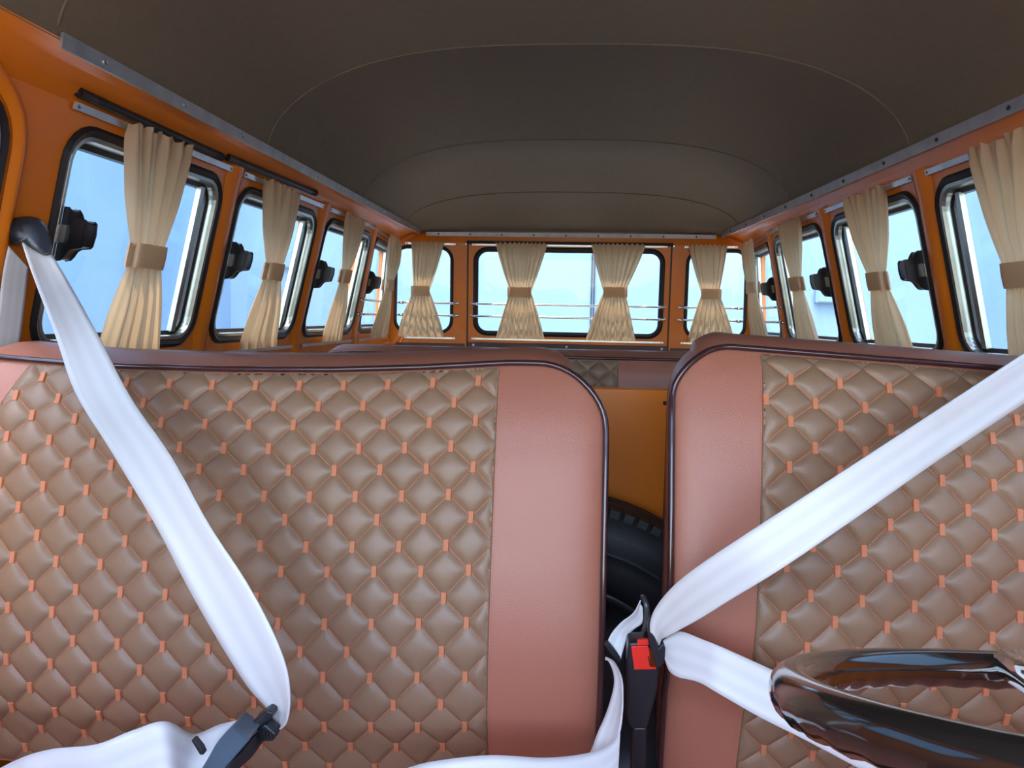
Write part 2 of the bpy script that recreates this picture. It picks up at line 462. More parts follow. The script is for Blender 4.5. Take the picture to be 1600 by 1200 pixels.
for s_ in (sh0, sh1):
    B.add([W(s_+ds, z, -.008) for z in (-.155, .32) for ds in (-.008, .008)], [(0, 1, 3, 2)])
B.add([W(a, z, -.010) for a in np.linspace(sh0, sh1, 12) for z in (.305, .325)], grid_faces(12, 2))
B.build('hatch_gap', 'rubber', door)
V = [W(a, z, d) for a in np.linspace(sh0-.004, sh1+.004, 14) for z, d in ((.312, .001), (.314, .014), (.326, .016), (.327, .001))]
mesh('weather_strip', V, grid_faces(14, 4), 'rubber', door, False)
# maroon lower trim on the tail wall beside the hatch
for a, b, nm in ((sA+.02, sh0-.01, 'right'), (sh1+.01, sB-.02, 'left')):
    V = [W(s_, z, d) for s_ in np.linspace(a, b, 10) for z, d in ((-.128, 0), (-.130, .014), (-.165, .016), (-.17, 0))]
    mesh('lower_trim', V, grid_faces(10, 4), 'maroon', wall_rear, False)

# floor, roof and headliner
B = Buf(); B.box((0, 1.63, FLOORZ-.02), (.90, 1.82, .02))
tag(B.build('floor', 'floor_mat'), 'black rubber floor of the bus', 'floor', kind='structure')
bows = [(-.20, .46), (.36, .60), (1.02, .595), (1.72, .588), (2.48, .556), (3.10, .492), (3.418, .362)]
def crown(y):
    for (a, za), (b, zb) in zip(bows, bows[1:]):
        if y <= b+1e-6:
            t = (y-a)/(b-a); return za+(zb-za)*t+.036*math.sin(PI*t)*(1 if b < 3.3 else .5)
    return bows[-1][1]
def roof_pt(a, y, up=0.):
    h = hwid(y, -1 if a < 0 else 1) + up*.5
    c = crown(y)+up; z0 = STRIPZ+.002+up*.2
    return (a*h, y, z0+(c-z0)*max(0, 1-abs(a)**3.0)**.56) 
A_ = np.sin(np.linspace(-PI/2, PI/2, 41))
ys = np.linspace(-.2, 3.418, 50)
ceiling = mesh('ceiling', [roof_pt(a, y, .05) for y in ys for a in A_], grid_faces(50, 41), 'orange')
tag(ceiling, 'dark brown vinyl headliner stretched over roof bows', 'ceiling', kind='structure')
for (a0, _), (b0, _) in zip(bows, bows[1:]):
    yy = np.linspace(a0+.0008, b0-.0008, 18)
    yy = np.concatenate([[a0], yy, [b0]])
    V = [roof_pt(a, y) for y in yy for a in A_]
    V = [(x, y, z) for j, y0_ in enumerate(yy) for (x, y, z) in V[j*41:(j+1)*41]]
    mesh('headliner_panel', V, grid_faces(len(yy), 41), 'liner', ceiling)
    if .9 < b0 < 3.2: tube('bow_seam', [np.array(roof_pt(a, b0))-[0, 0, .001] for a in A_[1:-1]], .0022, 'liner', ceiling, 6)
# bright strips that hold the headliner, with screws
def strip(name, pts, hgt, m, label, spacing):
    P = np.array(pts); k = len(P); V = []
    for i in range(k):
        t = unit(P[min(i+1, k-1)]-P[max(i-1, 0)]); n = unit(np.cross(t, [0, 0, 1])); n = n if n@np.array([0, 1.6, 0]-P[i]) > 0 else -n
        for dn, dz in ((0, -hgt/2), (.004, -hgt/2), (.008, hgt/2), (.003, hgt/2)): V.append(P[i]+n*dn+np.array([0, 0, dz]))
    o = mesh(name, V, grid_faces(k, 4, False, True)+[(0, 1, 2, 3), (4*k-1, 4*k-2, 4*k-3, 4*k-4)], m, None, False)
    tag(o, label, 'trim', kind='structure')
    L = np.concatenate([[0], np.cumsum(np.linalg.norm(np.diff(P, axis=0), axis=1))])
    s_ = spacing*.4
    while s_ < L[-1]:
        c = np.array([np.interp(s_, L, P[:, j]) for j in range(3)]); i = min(max(int(np.searchsorted(L, s_)), 1), k-1)
        t = unit(P[i]-P[i-1]); n = unit(np.cross(t, [0, 0, 1])); n = n if n@np.array([0, 1.6, 0]-c) > 0 else -n
        tube('screw', [c+n*.003, c+n*.0085], .0042, 'screw' if name == 'trim_1' else 'steel', o, 8)
        s_ += spacing
    return o
def edge(side, y0, y1, n): return [(side*(hwid(y, side)-.003), y, STRIPZ) for y in np.linspace(y0, y1, n)]
strip('trim_1', edge(-1, 1.02, 3.36, 30), .020, 'alum', 'grey metal strip along the left edge of the headliner', .23)
strip('trim_2', edge(1, .35, 3.36, 36), .022, 'alum', 'bright metal strip along the right edge of the headliner', .23)
strip('trim_3', [(x, 3.398+.01*(1-(x/.66)**2), STRIPZ-.004) for x in np.linspace(-.63, .63, 20)], .016, 'alum', 'bright metal strip over the tail hatch', .14)

# long dark rain-seal tubes above the nearest two left windows
for i, (a, b) in enumerate((((131, 145), (352, 246)), ((360, 246), (497, 302)))):
    (s0, z0), (s1, z1) = wall_s(*a, -1, .01), wall_s(*b, -1, .01)
    o = tube('trim_%d' % (4+i), [W(s0+(s1-s0)*q, z0+(z1-z0)*q, .004) for q in np.linspace(0, 1, 12)], .0085, 'rubber', None, 8)
    tag(o, 'black rubber tube above the %s left side window' % ('nearest', 'second')[i], 'trim', kind='structure')
# ------------------------------------------------------------------ curtains and their rails
def rail(s0, s1, z, label, hgt=.0115, d=.008):
    V = []
    n = 10; s0, s1 = min(s0, s1), max(s0, s1)
    for s_ in np.linspace(s0, s1, n):
        for dz, dd in ((-hgt/2, d-.002), (-hgt/2, d+.002), (hgt/2, d+.002), (hgt/2, d-.002)): V.append(W(s_, z+dz, dd))
    e = empty('curtain_rail'); tag(e, label, 'curtain rail', 'flat metal curtain rails')
    mesh('rail_bar', V, grid_faces(n, 4, False, True)+[(0, 1, 2, 3), (4*n-1, 4*n-2, 4*n-3, 4*n-4)], 'alum', e, False)
    for s_ in (s0+.008, s1-.008):
        tube('rail_screw', [W(s_, z, .002), W(s_, z, d+.0035)], .0032, 'screw', e, 8)
def curtain(top, waist, bot, hit, label, seed, flare_d=.0, npl=5, off=.024):
    r = random.Random(seed)
    (sa, za), (sb, zb) = [hit(*p) for p in top]; (wa, zwa), (wb, zwb) = [hit(*p) for p in waist]; (ba, zba), (bb, zbb) = [hit(*p) for p in bot]
    zt, zw, zb_ = RAILZ-.002, (zwa+zwb)/2, SILL-.022
    if sa > sb: sa, sb, wa, wb, ba, bb = sb, sa, wb, wa, bb, ba
    nu, nv = 72, 44; V = []
    ph = [r.uniform(0, 6.28) for _ in range(6)]
    for j in range(nv):
        q = j/(nv-1); z = zt+(zb_-zt)*q; qw = (zt-zw)/(zt-zb_)
        if q < qw: t = q/qw; e = t**1.15; s0, s1 = sa+(wa-sa)*e, sb+(wb-sb)*e
        else: t = (q-qw)/(1-qw); e = t**.88; s0, s1 = wa+(ba-wa)*e, wb+(bb-wb)*e
        wd = abs(s1-s0); near = math.exp(-((q-qw)/.10)**2)
        amp = .004+.007*min(1, abs(q-qw)/.25); amp *= .7+.3*(1-near)
        head = math.exp(-(q/.035)**2)+math.exp(-((1-q)/.03)**2)
        for i in range(nu):
            u = i/(nu-1); uu = u+.018*math.sin(5*u+ph[0])
            fold = math.sin(2*PI*npl*uu+ph[1]+.5*math.sin(3*q+ph[2]))*.65+.35*math.sin(2*PI*npl*1.9*uu+ph[3])+.25*math.sin(2*PI*3*uu+ph[4]+2*q)
            d = off+amp*fold*(1-.55*head)+.0025*head*math.sin(2*PI*npl*3*uu+ph[5])+.012*(1-near)*(.5-abs(u-.5))
            zz = z + (.004*math.sin(2*PI*npl*1.3*uu+ph[5])*(1 if j == 0 else 0)) 
            V.append(W(s0+(s1-s0)*u, zz, d))
    c = empty('curtain'); tag(c, label, 'curtain', 'tied curtains')
    mesh('cloth', V, grid_faces(nv, nu), 'curtain', c)
    # band round the waist
    V = []; n = 28; cw = (wa+wb)/2; hwid_ = abs(wb-wa)/2+.0005; hh = .022
    for k in range(n):
        a = 2*PI*k/n; ca, sa_ = math.cos(a), math.sin(a)
        ex = math.copysign(abs(ca)**.5, ca); ey = math.copysign(abs(sa_)**.6, sa_)
        for dz in (-hh, -hh*.3, hh*.3, hh): V.append(W(cw+hwid_*ex, zw+dz, off+.002+.011*ey+(.001 if abs(dz) < hh else 0)))
    bd = mesh('tie_band', V, grid_faces(n, 4, True), 'tieband', c)
    # loose end of the band, sticking out at one side
    sg = flare_d or 1
    V = [W(cw+sg*(hwid_+x), zw+z, d) for x, d in ((-.004, .020), (.012, .017)) for z in (-hh, hh)]+[W(cw+sg*(hwid_+x), zw+z, d) for x, d in ((-.004, .024), (.012, .021)) for z in (-hh, hh)]
    mesh('band_end', V, [(0, 1, 3, 2), (4, 6, 7, 5), (0, 4, 5, 1), (2, 3, 7, 6), (0, 2, 6, 4), (1, 5, 7, 3)], 'tieband', bd, False)
Lh = lambda x, y: wall_s(x, y, -1, .022)
Rh = lambda x, y: wall_s(x, y, 1, .022)
def Th(x, y):
    P = at(x, y, 3.40); return s_of_x(P[0]), P[2]
curtain([(203, 195), (305, 235)], [(207, 402), (253, 402)], [(156, 548), (250, 548)], Lh, 'cream tied curtain on the nearest left side window, behind the white belt', 1, 1)
curtain([(413, 282), (468, 306)], [(416, 425), (438, 425)], [(374, 531), (430, 532)], Lh, 'cream tied curtain on the second left side window', 2, 1)
curtain([(541, 332), (572, 345)], [(533, 432), (544, 432)], [(502, 530), (534, 528)], Lh, 'cream tied curtain on the third left side window', 3, 1)
curtain([(607, 362), (626, 372)], [(599, 446), (607, 446)], [(572, 526), (598, 523)], Lh, 'narrow looking cream curtain on the rear-most left side window', 4, 1, off=.036)
curtain([(643, 382), (694, 385)], [(646, 455), (671, 455)], [(617, 518), (694, 520)], Th, 'cream hourglass curtain on the corner window left of the hatch', 5, 1, npl=7, off=.036)
curtain([(775, 387), (855, 389)], [(797, 457), (830, 457)], [(775, 525), (851, 527)], Th, 'left of the two cream hourglass curtains on the tail hatch', 6, 1, npl=9, off=.036)
curtain([(924, 388), (1008, 392)], [(943, 457), (976, 457)], [(915, 527), (993, 529)], Th, 'right of the two cream hourglass curtains on the tail hatch', 7, -1, npl=9, off=.036)
curtain([(1075, 392), (1136, 392)], [(1096, 460), (1123, 460)], [(1074, 523), (1151, 524)], Th, 'cream hourglass curtain on the corner window right of the hatch', 8, -1, npl=7, off=.036)
curtain([(1155, 377), (1181, 371)], [(1174, 450), (1186, 450)], [(1184, 535), (1208, 535)], Rh, 'narrow looking cream curtain on the rear-most right side window', 9, -1, off=.036)
curtain([(1216, 352), (1251, 345)], [(1238, 445), (1253, 443)], [(1250, 543), (1283, 543)], Rh, 'cream tied curtain on the third right side window', 10, -1)
curtain([(1317, 312), (1381, 297)], [(1360, 440), (1383, 440)], [(1371, 555), (1428, 558)], Rh, 'cream tied curtain on the second right side window', 11, -1)
curtain([(1510, 247), (1650, 196)], [(1572, 430), (1625, 430)], [(1574, 555), (1690, 570)], Rh, 'cream tied curtain on the nearest right side window, cut by the picture edge', 12, -1)
for side, nm in ((-1, 'left'), (1, 'right')):
    for i in range(4):
        a, b = bounds[i]+.030, bounds[i+1]-(.030 if i < 3 else .035)
        rail(s_of_y(a, side), s_of_y(b, side), RAILZ-.006, f'upper metal curtain rail of the {ORD[i+1]} {nm} side window')
        rail(s_of_y(a+.01, side), s_of_y(b-.01, side), SILL-.028, f'lower metal curtain rail of the {ORD[i+1]} {nm} side window', .009)
for x0, x1, nm in ((.725, .50, 'corner window right of the hatch'), (-.50, -.725, 'corner window left of the hatch'), (.425, -.425, 'tail hatch')):
    rail(s_of_x(x0), s_of_x(x1), RAILZ-.008, 'upper metal curtain rail of the '+nm, .008)
    rail(s_of_x(x0), s_of_x(x1), SILL-.028, 'lower metal curtain rail of the '+nm, .008)

# chrome guard bars across the tail windows
def guard(pts, label, rad=.0052):
    e = empty('guard_bar'); tag(e, label, 'guard bar', 'chrome guard bars across the tail windows')
    tube('rod', pts, rad, 'chrome', e, 8)
    for c, o_ in ((pts[0], pts[1]), (pts[-1], pts[-2])):
        t = unit(np.array(o_)-c); tube('socket', [c-t*.004, c+t*.022], .0075, 'chrome', e, 8)
    for c in (pts[0], pts[-1]):
        out = unit(np.array([c[0], c[1]-1.5, 0])*np.array([1, .6, 0])) if abs(c[0]) > .6 and c[1] < 3.3 else np.array([0, 1., 0])
        tube('foot', [np.array(c), np.array(c)+out*.014], .006, 'chrome', e, 8)
for z, nm in ((.050, 'upper'), (-.004, 'lower')):
    z2 = z
    guard([W(s_of_x(x), z2, .014) for x in np.linspace(.425, -.425, 9)], f'{nm} chrome guard bar across the tail hatch window')
    for sg, sd in ((1, 'right'), (-1, 'left')):
        guard([W(s_of_x(sg*x), z2, .014) for x in np.linspace(.485, .757, 7)], f'{nm} chrome guard bar on the corner window {sd} of the hatch')
        guard([W(s_of_y(y, sg), z2, .014) for y in np.linspace(2.86, 3.30, 7)], f'{nm} chrome guard bar on the rear-most {sd} side window')
# ------------------------------------------------------------------ seats
PQ = .0595                                  # width of one quilt diamond
def make_seat(name, label, x0, x1, r0, r1, tilt, rows, depths, xref, lat, quilt_x, zbot, cush, pads=True, thick=.130, ztop=-.066, rowmax=None, zt_fix=None):
    """x0,x1 outer edges; r0,r1 top corner radii; rows: heights of the tack rows at xref; lat: x of a tack in row 0 and drift per row"""
    root = empty(name, (0, 0, 0)); tag(root, label, 'seat')
    zr = np.array(rows); dr = np.array(depths)
    zi = zr[::-1]; di = dr[::-1]
    zext = np.concatenate([[zbot-.02], zi, [ztop+.004]]); dext = np.concatenate([[di[0]+.022], di, [di[-1]+.017]])
    def Y(x, z):
        q = z - tilt(x); b = float(np.interp(q, zext, dext))
        e = min(x-x0, x1-x); return b + .016*math.exp(-max(e, 0)/.018)
    def topz(x):
        z = ztop + tilt(x)
        if x < x0+r0: z -= r0 - math.sqrt(max(0, r0*r0-(x0+r0-x)**2))
        if x > x1-r1: z -= r1 - math.sqrt(max(0, r1*r1-(x-x1+r1)**2))
        return z
    def S(x, z, h=0.):
        e = .004; y = Y(x, z)
        n = np.array([-(Y(x+e, z)-Y(x-e, z))/(2*e), 1., -(Y(x, z+e)-Y(x, z-e))/(2*e)]); n = -unit(n)
        return np.array([x, y, z]) + n*h
    # outline from lower left over the top to lower right
    out = []
    for z in np.linspace(zbot, topz(x0)-.004, 26): out.append((x0, z))
    th = np.linspace(0, PI/2, 14)
    for a in th[:]:
        x = x0+r0*(1-math.cos(a)); out.append((x, topz(x)))
    for x in np.linspace(x0+r0, x1-r1, 40)[1:-1]: out.append((x, topz(x)))
    for a in th[::-1]:
        x = x1-r1*(1-math.cos(a)); out.append((x, topz(x)))
    for z in np.linspace(topz(x1)-.004, zbot, 26): out.append((x1, z))
    out = np.array(out); k = len(out)
    nrm = []
    for i in range(k):
        t = unit(out[min(i+2, k-1)]-out[max(i-2, 0)]); nrm.append([-t[1], t[0]])
    nrm = np.array(nrm)
    # front leather
    xs = np.concatenate([x0+r0*(1-np.cos(np.linspace(0, PI/2, 12)))*.999+.0004, np.linspace(x0+r0, x1-r1, 46)[1:-1], (x1-r1*(1-np.cos(np.linspace(0, PI/2, 12)))*.999-.0004)[::-1]])
    nz = 34
    V = [S(x, zbot+(topz(x)-zbot)*q, 0) for x in xs for q in np.linspace(0, 1, nz)]
    fp = mesh('front_cover', V, grid_faces(len(xs), nz), 'terracotta', root)
    # boxing: sides, top and back
    V = []; secs = [(.000, 0, 0), (.006, .004, .0), (.03, .008, .004), (.07, .010, .010), (.11, .006, .015), (thick-.015, -.004, .014), (thick, -.03, .010)]
    yb = max(dr)+.006
    for dp, ex, lift in secs:
        for i in range(k):
            x, z = out[i]; y = Y(x, z)
            f = dp/thick; y2 = y*(1-f)+(yb+thick)*f if dp > 0 else y
            ex_ = ex - .35*dp*abs(nrm[i][0])*.35; ex_ = ex_ if abs(nrm[i][0]) < .5 else min(ex_, .003-.10*dp)
            V.append((x+nrm[i][0]*ex_, y2, z+nrm[i][1]*ex_+lift*max(0, nrm[i][1])))
    Fc = grid_faces(len(secs), k) + [tuple(range((len(secs)-1)*k, len(secs)*k))]
    mesh('side_cover', V, Fc, 'terracotta', root)
    pp = [S(x+nx*.001, z+nz_*.001, .004) for (x, z), (nx, nz_) in zip(out, nrm)]
    pipe = tube('piping', pp, .0040, 'piping', root, 8)
    # quilted panel
    qx0, qx1 = quilt_x
    qz0 = zbot+.004
    def clampq(x, z):
        x = min(max(x, qx0(z)), qx1(z)); z = min(max(z, qz0), topz(x)-.0035); return x, z
    V = []
    for q in np.linspace(0, 1, 24):
        for p in np.linspace(0, 1, 30):
            z = qz0+(ztop+tilt(0)-qz0)*p; x = qx0(z)+(qx1(z)-qx0(z))*q; z = qz0+(topz(x)-.0035-qz0)*p
            V.append(S(x, z, .0012))
    panel = mesh('quilted_panel', V, grid_faces(24, 30), 'seam', root)
    zfun = lambda j: float(np.interp(j, np.arange(len(zr)), zr)) if 0 <= j <= len(zr)-1 else (zr[0]+(zr[0]-zr[1])*(-j)*.9 if j < 0 else zr[-1]+(zr[-1]-zr[-2])*(j-len(zr)+1))
    def T(i, j):                            # i counts half columns; tacks sit where i+j is even
        x = lat[0]+lat[1]*j+i*PQ/2; return np.array([x, zfun(j)+tilt(x)])
    nj = len(zr); imin = int((qx0(zr[3])-lat[0])/(PQ/2))-3; imax = int((qx1(zr[3])-lat[0])/(PQ/2))+3
    pad_bufs = Buf(); tb = None; st = Buf()
    tackme = None; N = 11
    for j in range(-2, nj+2):
        for i in range(imin, imax+1):
            if (i+j) % 2: continue
            c0 = T(i, j)                    # top corner of the diamond
            c1, c2, c3 = T(i+1, j+1), T(i, j+2), T(i-1, j+1)
            cz = (c0+c1+c2+c3)/4
            # pad
            inside = 0; V = []
            for a in np.linspace(0, 1, N):
                for b in np.linspace(0, 1, N):
                    p = (c0*(1-a)*(1-b)+c1*a*(1-b)+c2*a*b+c3*(1-a)*b)
                    p = cz+(p-cz)*.985
                    x, z = clampq(*p); ok = abs(x-p[0]) < 1e-6 and abs(z-p[1]) < 1e-6; inside += ok
                    eb = min(x-qx0(z), qx1(z)-x, topz(x)-.0035-z, z-qz0)
                    h = ((1-abs(2*a-1)**2.6)*(1-abs(2*b-1)**2.6))**.62*min(1, max(eb, 0)/.012)**.6
                    V.append(S(x, z, 1*.0014+.0058*h))
            if inside > 6:
                if pads: mesh('quilt_pad', V, grid_faces(N, N), 'quilt', panel)
                else: pad_bufs.add(V, grid_faces(N, N))
            # tack
            x, z = c0
            if qx0(z)+.002 < x < qx1(z)-.002 and qz0+.004 < z < topz(x)-.013 and pads:
                if tackme is None:
                    b_ = Buf()
                    w_, h_ = .0037, .0078
                    P = [(-w_, -.001, -h_), (w_, -.001, -h_), (w_, -.001, h_), (-w_, -.001, h_), (-w_*.8, -.0036, -h_*.9), (w_*.8, -.0036, -h_*.9), (w_*.8, -.0036, h_*.9), (-w_*.8, -.0036, h_*.9)]
                    tackme = bpy.data.meshes.new('stitch_tack'); tackme.from_pydata(P, [], [(4, 5, 6, 7), (0, 1, 5, 4), (1, 2, 6, 5), (2, 3, 7, 6), (3, 0, 4, 7)]); tackme.materials.append(MATS['thread'])
                o = bpy.data.objects.new('stitch_tack', tackme); COL.objects.link(o); o.parent = panel
                p0 = S(x, z, .0010); n = unit(S(x, z, .01)-p0); zx = unit(S(x, z+.004)-S(x, z-.004)); xx = np.cross(-n, zx)
                o.matrix_local = Matrix(((xx[0], -n[0], zx[0], p0[0]), (xx[1], -n[1], zx[1], p0[1]), (xx[2], -n[2], zx[2], p0[2]), (0, 0, 0, 1)))
            # thread along two sides of the diamond
            for e1 in (c1, c3):
                for q in np.linspace(.16, .84, 9):
                    p = c0+(e1-c0)*q
                    if qx0(p[1])+.003 < p[0] < qx1(p[1])-.003 and qz0 < p[1] < topz(p[0])-.012:
                        d = unit(e1-c0); a_, b_ = p-d*.0013, p+d*.0013; nn = np.array([-d[1], d[0]])*.00055
                        st.add([S(*(a_-nn), .0020), S(*(b_-nn), .0020), S(*(b_+nn), .0020), S(*(a_+nn), .0020)], [(0, 1, 2, 3)])
    if pads: tag(st.build('seam_stitching', 'thread', panel), kind='stuff')
    else: tag(pad_bufs.build('quilt_padding', 'quilt', panel, True), kind='stuff')
    # stitched seam lines beside the quilt and along the piping
    st = Buf()
    for fx, o_ in ((qx0, -.0022), (qx1, .0022)):
        for z in np.arange(zbot+.01, ztop-.02, .0042):
            x = fx(z)+o_
            if z < topz(x)-.008: st.add([S(x-.0006, z, .0012), S(x+.0006, z, .0012), S(x+.0006, z+.0026, .0012), S(x-.0006, z+.0026, .0012)], [(0, 1, 2, 3)])
    tag(st.build('edge_stitching', 'thread', root), kind='stuff')
    for fx in (qx0, qx1): tube('panel_seam', [S(fx(z), min(z, topz(fx(z))-.004), .0006) for z in np.linspace(zbot+.005, topz(fx(ztop))-.006, 24)], .0013, 'seam', root, 6)
    # cushion, base
    cy0, cy1, cz0, cz1 = cush
    B = Buf(); B.box(((x0+x1)/2, (cy0+cy1)/2, (cz0+cz1)/2), ((x1-x0)/2, (cy1-cy0)/2, (cz1-cz0)/2))
    bevel(B.build('seat_cushion', 'terracotta', root), .035, 4)
    B = Buf(); B.box(((x0+x1)/2, (cy0+cy1)/2+.03, (FLOORZ+cz0)/2), ((x1-x0)/2-.04, (cy1-cy0)/2-.05, (cz0-FLOORZ)/2))
    B.build('seat_base', 'steel', root)
    return root, S
DEP = [.990, .978, .968, .959, .951, .944, .937, .930, .923, .917, .912, .908, .906, .907, .912, .926]
pyL = [593, 624, 654.5, 691, 726, 766, 804, 845, 886, 927, 968, 1010, 1052, 1092, 1129, 1157]
xpL = [747.5, 709, 743, 704, 740, 701, 738, 697, 735, 694, 733, 692, 730, 689, 727, 686]
rowsL = [at(x, y, d)[2] for x, y, d in zip(xpL, pyL, DEP)]
xw = np.array([at(x, y, d)[0]+(PQ/2 if j % 2 else 0) for j, (x, y, d) in enumerate(zip(xpL, pyL, DEP))])
dr_, x0_ = np.polyfit(np.arange(16), xw, 1)
sag = lambda x: -float(np.interp(x, [-.85, -.72, -.62, -.45, -.30, -.18, -.06, .1], [.004, .012, .017, .018, .015, .009, .0, .0]))
qL0 = lambda z: float(np.interp(z, [-.65, -.25, -.13, -.08, -.06], [-.765, -.765, -.745, -.722, -.700]))
seatL, SL_ = make_seat('front_bench_seat', 'wide front passenger bench seat with brown quilted back, white belt across it', -.845, .062, .06, .088, sag, rowsL, DEP, None, (x0_, dr_),
    (qL0, lambda z: -.0765), -.615, (.36, .96, -.80, -.645), ztop=-.064)
pyR = [565, 595, 625.5, 659, 694, 730, 768, 805, 845, 884, 922, 962, 1002, 1041, 1078, 1108]
xpR = [1196, 1234, 1199, 1234, 1196, 1232, 1192, 1229, 1188, 1225, 1184, 1220, 1178, 1215, 1172, 1208]
rowsR = [at(x, y, d)[2] for x, y, d in zip(xpR, pyR, DEP)]
tiltR = lambda x: -.058*(x-.262)
xw = np.array([at(x, y, d)[0]-(PQ/2 if j % 2 else 0) for j, (x, y, d) in enumerate(zip(xpR, pyR, DEP))])
rowsR = [z-tiltR(at(x, y, d)[0]) for z, x, y, d in zip(rowsR, xpR, pyR, DEP)]
drR, x0R = np.polyfit(np.arange(16), xw, 1)
seatR, SR_ = make_seat('driver_seat', 'driver seat with brown quilted back behind the steering wheel', .147, .80, .078, .07, tiltR, rowsR, DEP, None, (x0R, drR),
    (lambda z: float(np.interp(z, [-.55, -.05], [.238, .258])), lambda z: .70), -.60, (.36, .96, -.80, -.645), ztop=-.040)
# benches in the back
def back_bench(label, y, zt, x0, x1, quilts):
    rws = [zt-.03-.0295*j for j in range(12)]; d = [y+.02-.004*min(j, 6) for j in range(12)]
    return make_seat('rear_bench_seat', label, x0, x1, .05, .05, lambda x: 0., rws, d, None, (quilts[1]-.02, 0.), (lambda z: quilts[0], lambda z: quilts[1]), zt-.42, (y-.42, y+.03, zt-.62, zt-.46), pads=False, ztop=zt, thick=.11)
back_bench('middle bench seat with quilted back, seen between the front seats', 1.98, -.108, -.66, .60, (-.60, .142))
back_bench('rear-most bench seat below the tail hatch, dark quilted back', 2.86, -.146, -.70, .70, (-.55, .135))

# ------------------------------------------------------------------ bulkhead and spare wheel between the front seats
bh = empty('bulkhead'); tag(bh, 'glossy orange bulkhead panel behind the front seats', 'panel')
B = Buf(); zt_ = at(990, 607, 1.30)[2]
B.box((.10, 1.305, (zt_-1.2)/2), (.72, .008, (zt_+1.2)/2))
bevel(B.build('panel', 'orange', bh), .004, 2)
c = at(1039, 630, 1.296)
tube('screw_hole', [c, c+[0, .003, 0]], .0035, 'rubber', bh, 10)
sp = empty('spare_wheel'); tag(sp, 'black spare tyre standing in the gap between the front seats', 'spare wheel')
pA, pB = at(945, 786, 1.20), at(1035, 822, 1.20)
R0 = .325
mid = (pA+pB)/2; ch = pB-pA; hl = np.linalg.norm(ch[[0, 2]])/2; nn = np.array([ch[2], 0, -ch[0]])/(2*hl)
if nn[2] > 0: nn = -nn
cen = mid+nn*math.sqrt(R0**2-hl**2); cen[1] = 1.212
def lathe_y(name, prof, m, parent, n=72):
    V = [(cen[0]+r*math.cos(2*PI*k/n), cen[1]+dy, cen[2]+r*math.sin(2*PI*k/n)) for k in range(n) for r, dy in prof]
    return mesh(name, V, grid_faces(n, len(prof), True, False), m, parent)
lathe_y('tyre', [(.196, -.055), (.204, -.066), (.222, -.074), (.250, -.080), (.262, -.079), (.264, -.082), (.268, -.082), (.270, -.078), (.292, -.073), (.306, -.066), (.316, -.058), (.325, -.05),
    (.327, -.034), (.319, -.032), (.319, -.028), (.327, -.026), (.328, -.004), (.320, -.002), (.320, .002), (.328, .004), (.327, .026), (.319, .028), (.319, .032), (.327, .034), (.322, .056), (.30, .072), (.25, .08), (.2, .06)], 'tyre', sp)
lathe_y('rim', [(.204, -.058), (.200, -.064), (.190, -.060), (.186, -.02), (.165, .0), (.12, .004), (.06, -.006), (.02, -.006)], 'steel', sp)
B = Buf()
for k in range(90):                          # tread blocks on the shoulder
    a = 2*PI*k/90; Rm = np.array([[math.cos(a), 0, -math.sin(a)], [0, 1, 0], [math.sin(a), 0, math.cos(a)]])
    B.box(cen+Rm @ np.array([.322, -.050, 0]), (.006, .012, .0075), Rm)
tag(B.build('tread_blocks', 'tyre', sp), kind='stuff')
# platform the spare stands on
B = Buf(); B.box((.0, 1.217, (cen[2]-.33+FLOORZ)/2), (.70, .078, (cen[2]-.33-FLOORZ)/2))
tag(B.build('wheel_platform', 'orange'), 'orange metal step below the spare tyre', 'platform', kind='structure')

# ------------------------------------------------------------------ seat belts
def edges(st): return [at(a[0], a[1], ya) for a, b, ya, yb in st], [at(b[0], b[1], yb) for a, b, ya, yb in st]
def rotbox(o_name, pts_front, yf, yb, m, parent, bv=.003):
    yl = yf if isinstance(yf, (list, tuple)) else [yf]*len(pts_front); yf = yl[0]
    V = [at(x, y, d) for (x, y), d in zip(pts_front, yl)]; n = len(V); V += [v+np.array([0, yb-yf, 0]) for v in V]
    o = mesh(o_name, V, [tuple(range(n))[::-1], tuple(range(n, 2*n))]+[(k, (k+1) % n, n+(k+1) % n, n+k) for k in range(n)], m, parent, False)
    if bv: bevel(o, bv, 3)
    return o
# passenger side
sb = empty('seat_belt'); tag(sb, 'white passenger seat belt hanging from the left pillar with its black buckle', 'seat belt', 'white seat belts')
A, Bq = edges([((33, 374), (78, 392), 1.09, 1.105), ((48, 420), (110, 446), 1.04, 1.05), ((85, 520), (152, 521), .93, .94), ((117, 612), (204, 620), .87, .86), ((175, 707), (267, 712), .81, .80),
    ((244, 822), (327, 820), .77, .76), ((290, 910), (383, 906), .755, .745), ((334, 988), (423, 980), .75, .74), ((384, 1068), (447, 1042), .75, .735), ((414, 1103), (453, 1092), .752, .735), ((424, 1120), (447, 1130), .757, .74), ((425, 1136), (430, 1143), .765, .75)])
ribbon('shoulder_strap', A, Bq, 'belt', sb, n=8, bulge=.004)
A, Bq = edges([((404, 1124), (386, 1148), .745, .745), ((380, 1124), (348, 1196), .74, .725), ((344, 1132), (330, 1228), .725, .68), ((302, 1147), (292, 1238), .705, .665), ((258, 1127), (262, 1215), .67, .655),
    ((205, 1142), (212, 1232), .66, .65), ((150, 1163), (160, 1258), .65, .64), ((78, 1171), (95, 1270), .655, .64), ((20, 1190), (40, 1290), .66, .64), ((-60, 1235), (-40, 1330), .68, .66)])
ribbon('lap_strap', A, Bq, 'belt', sb, n=8)
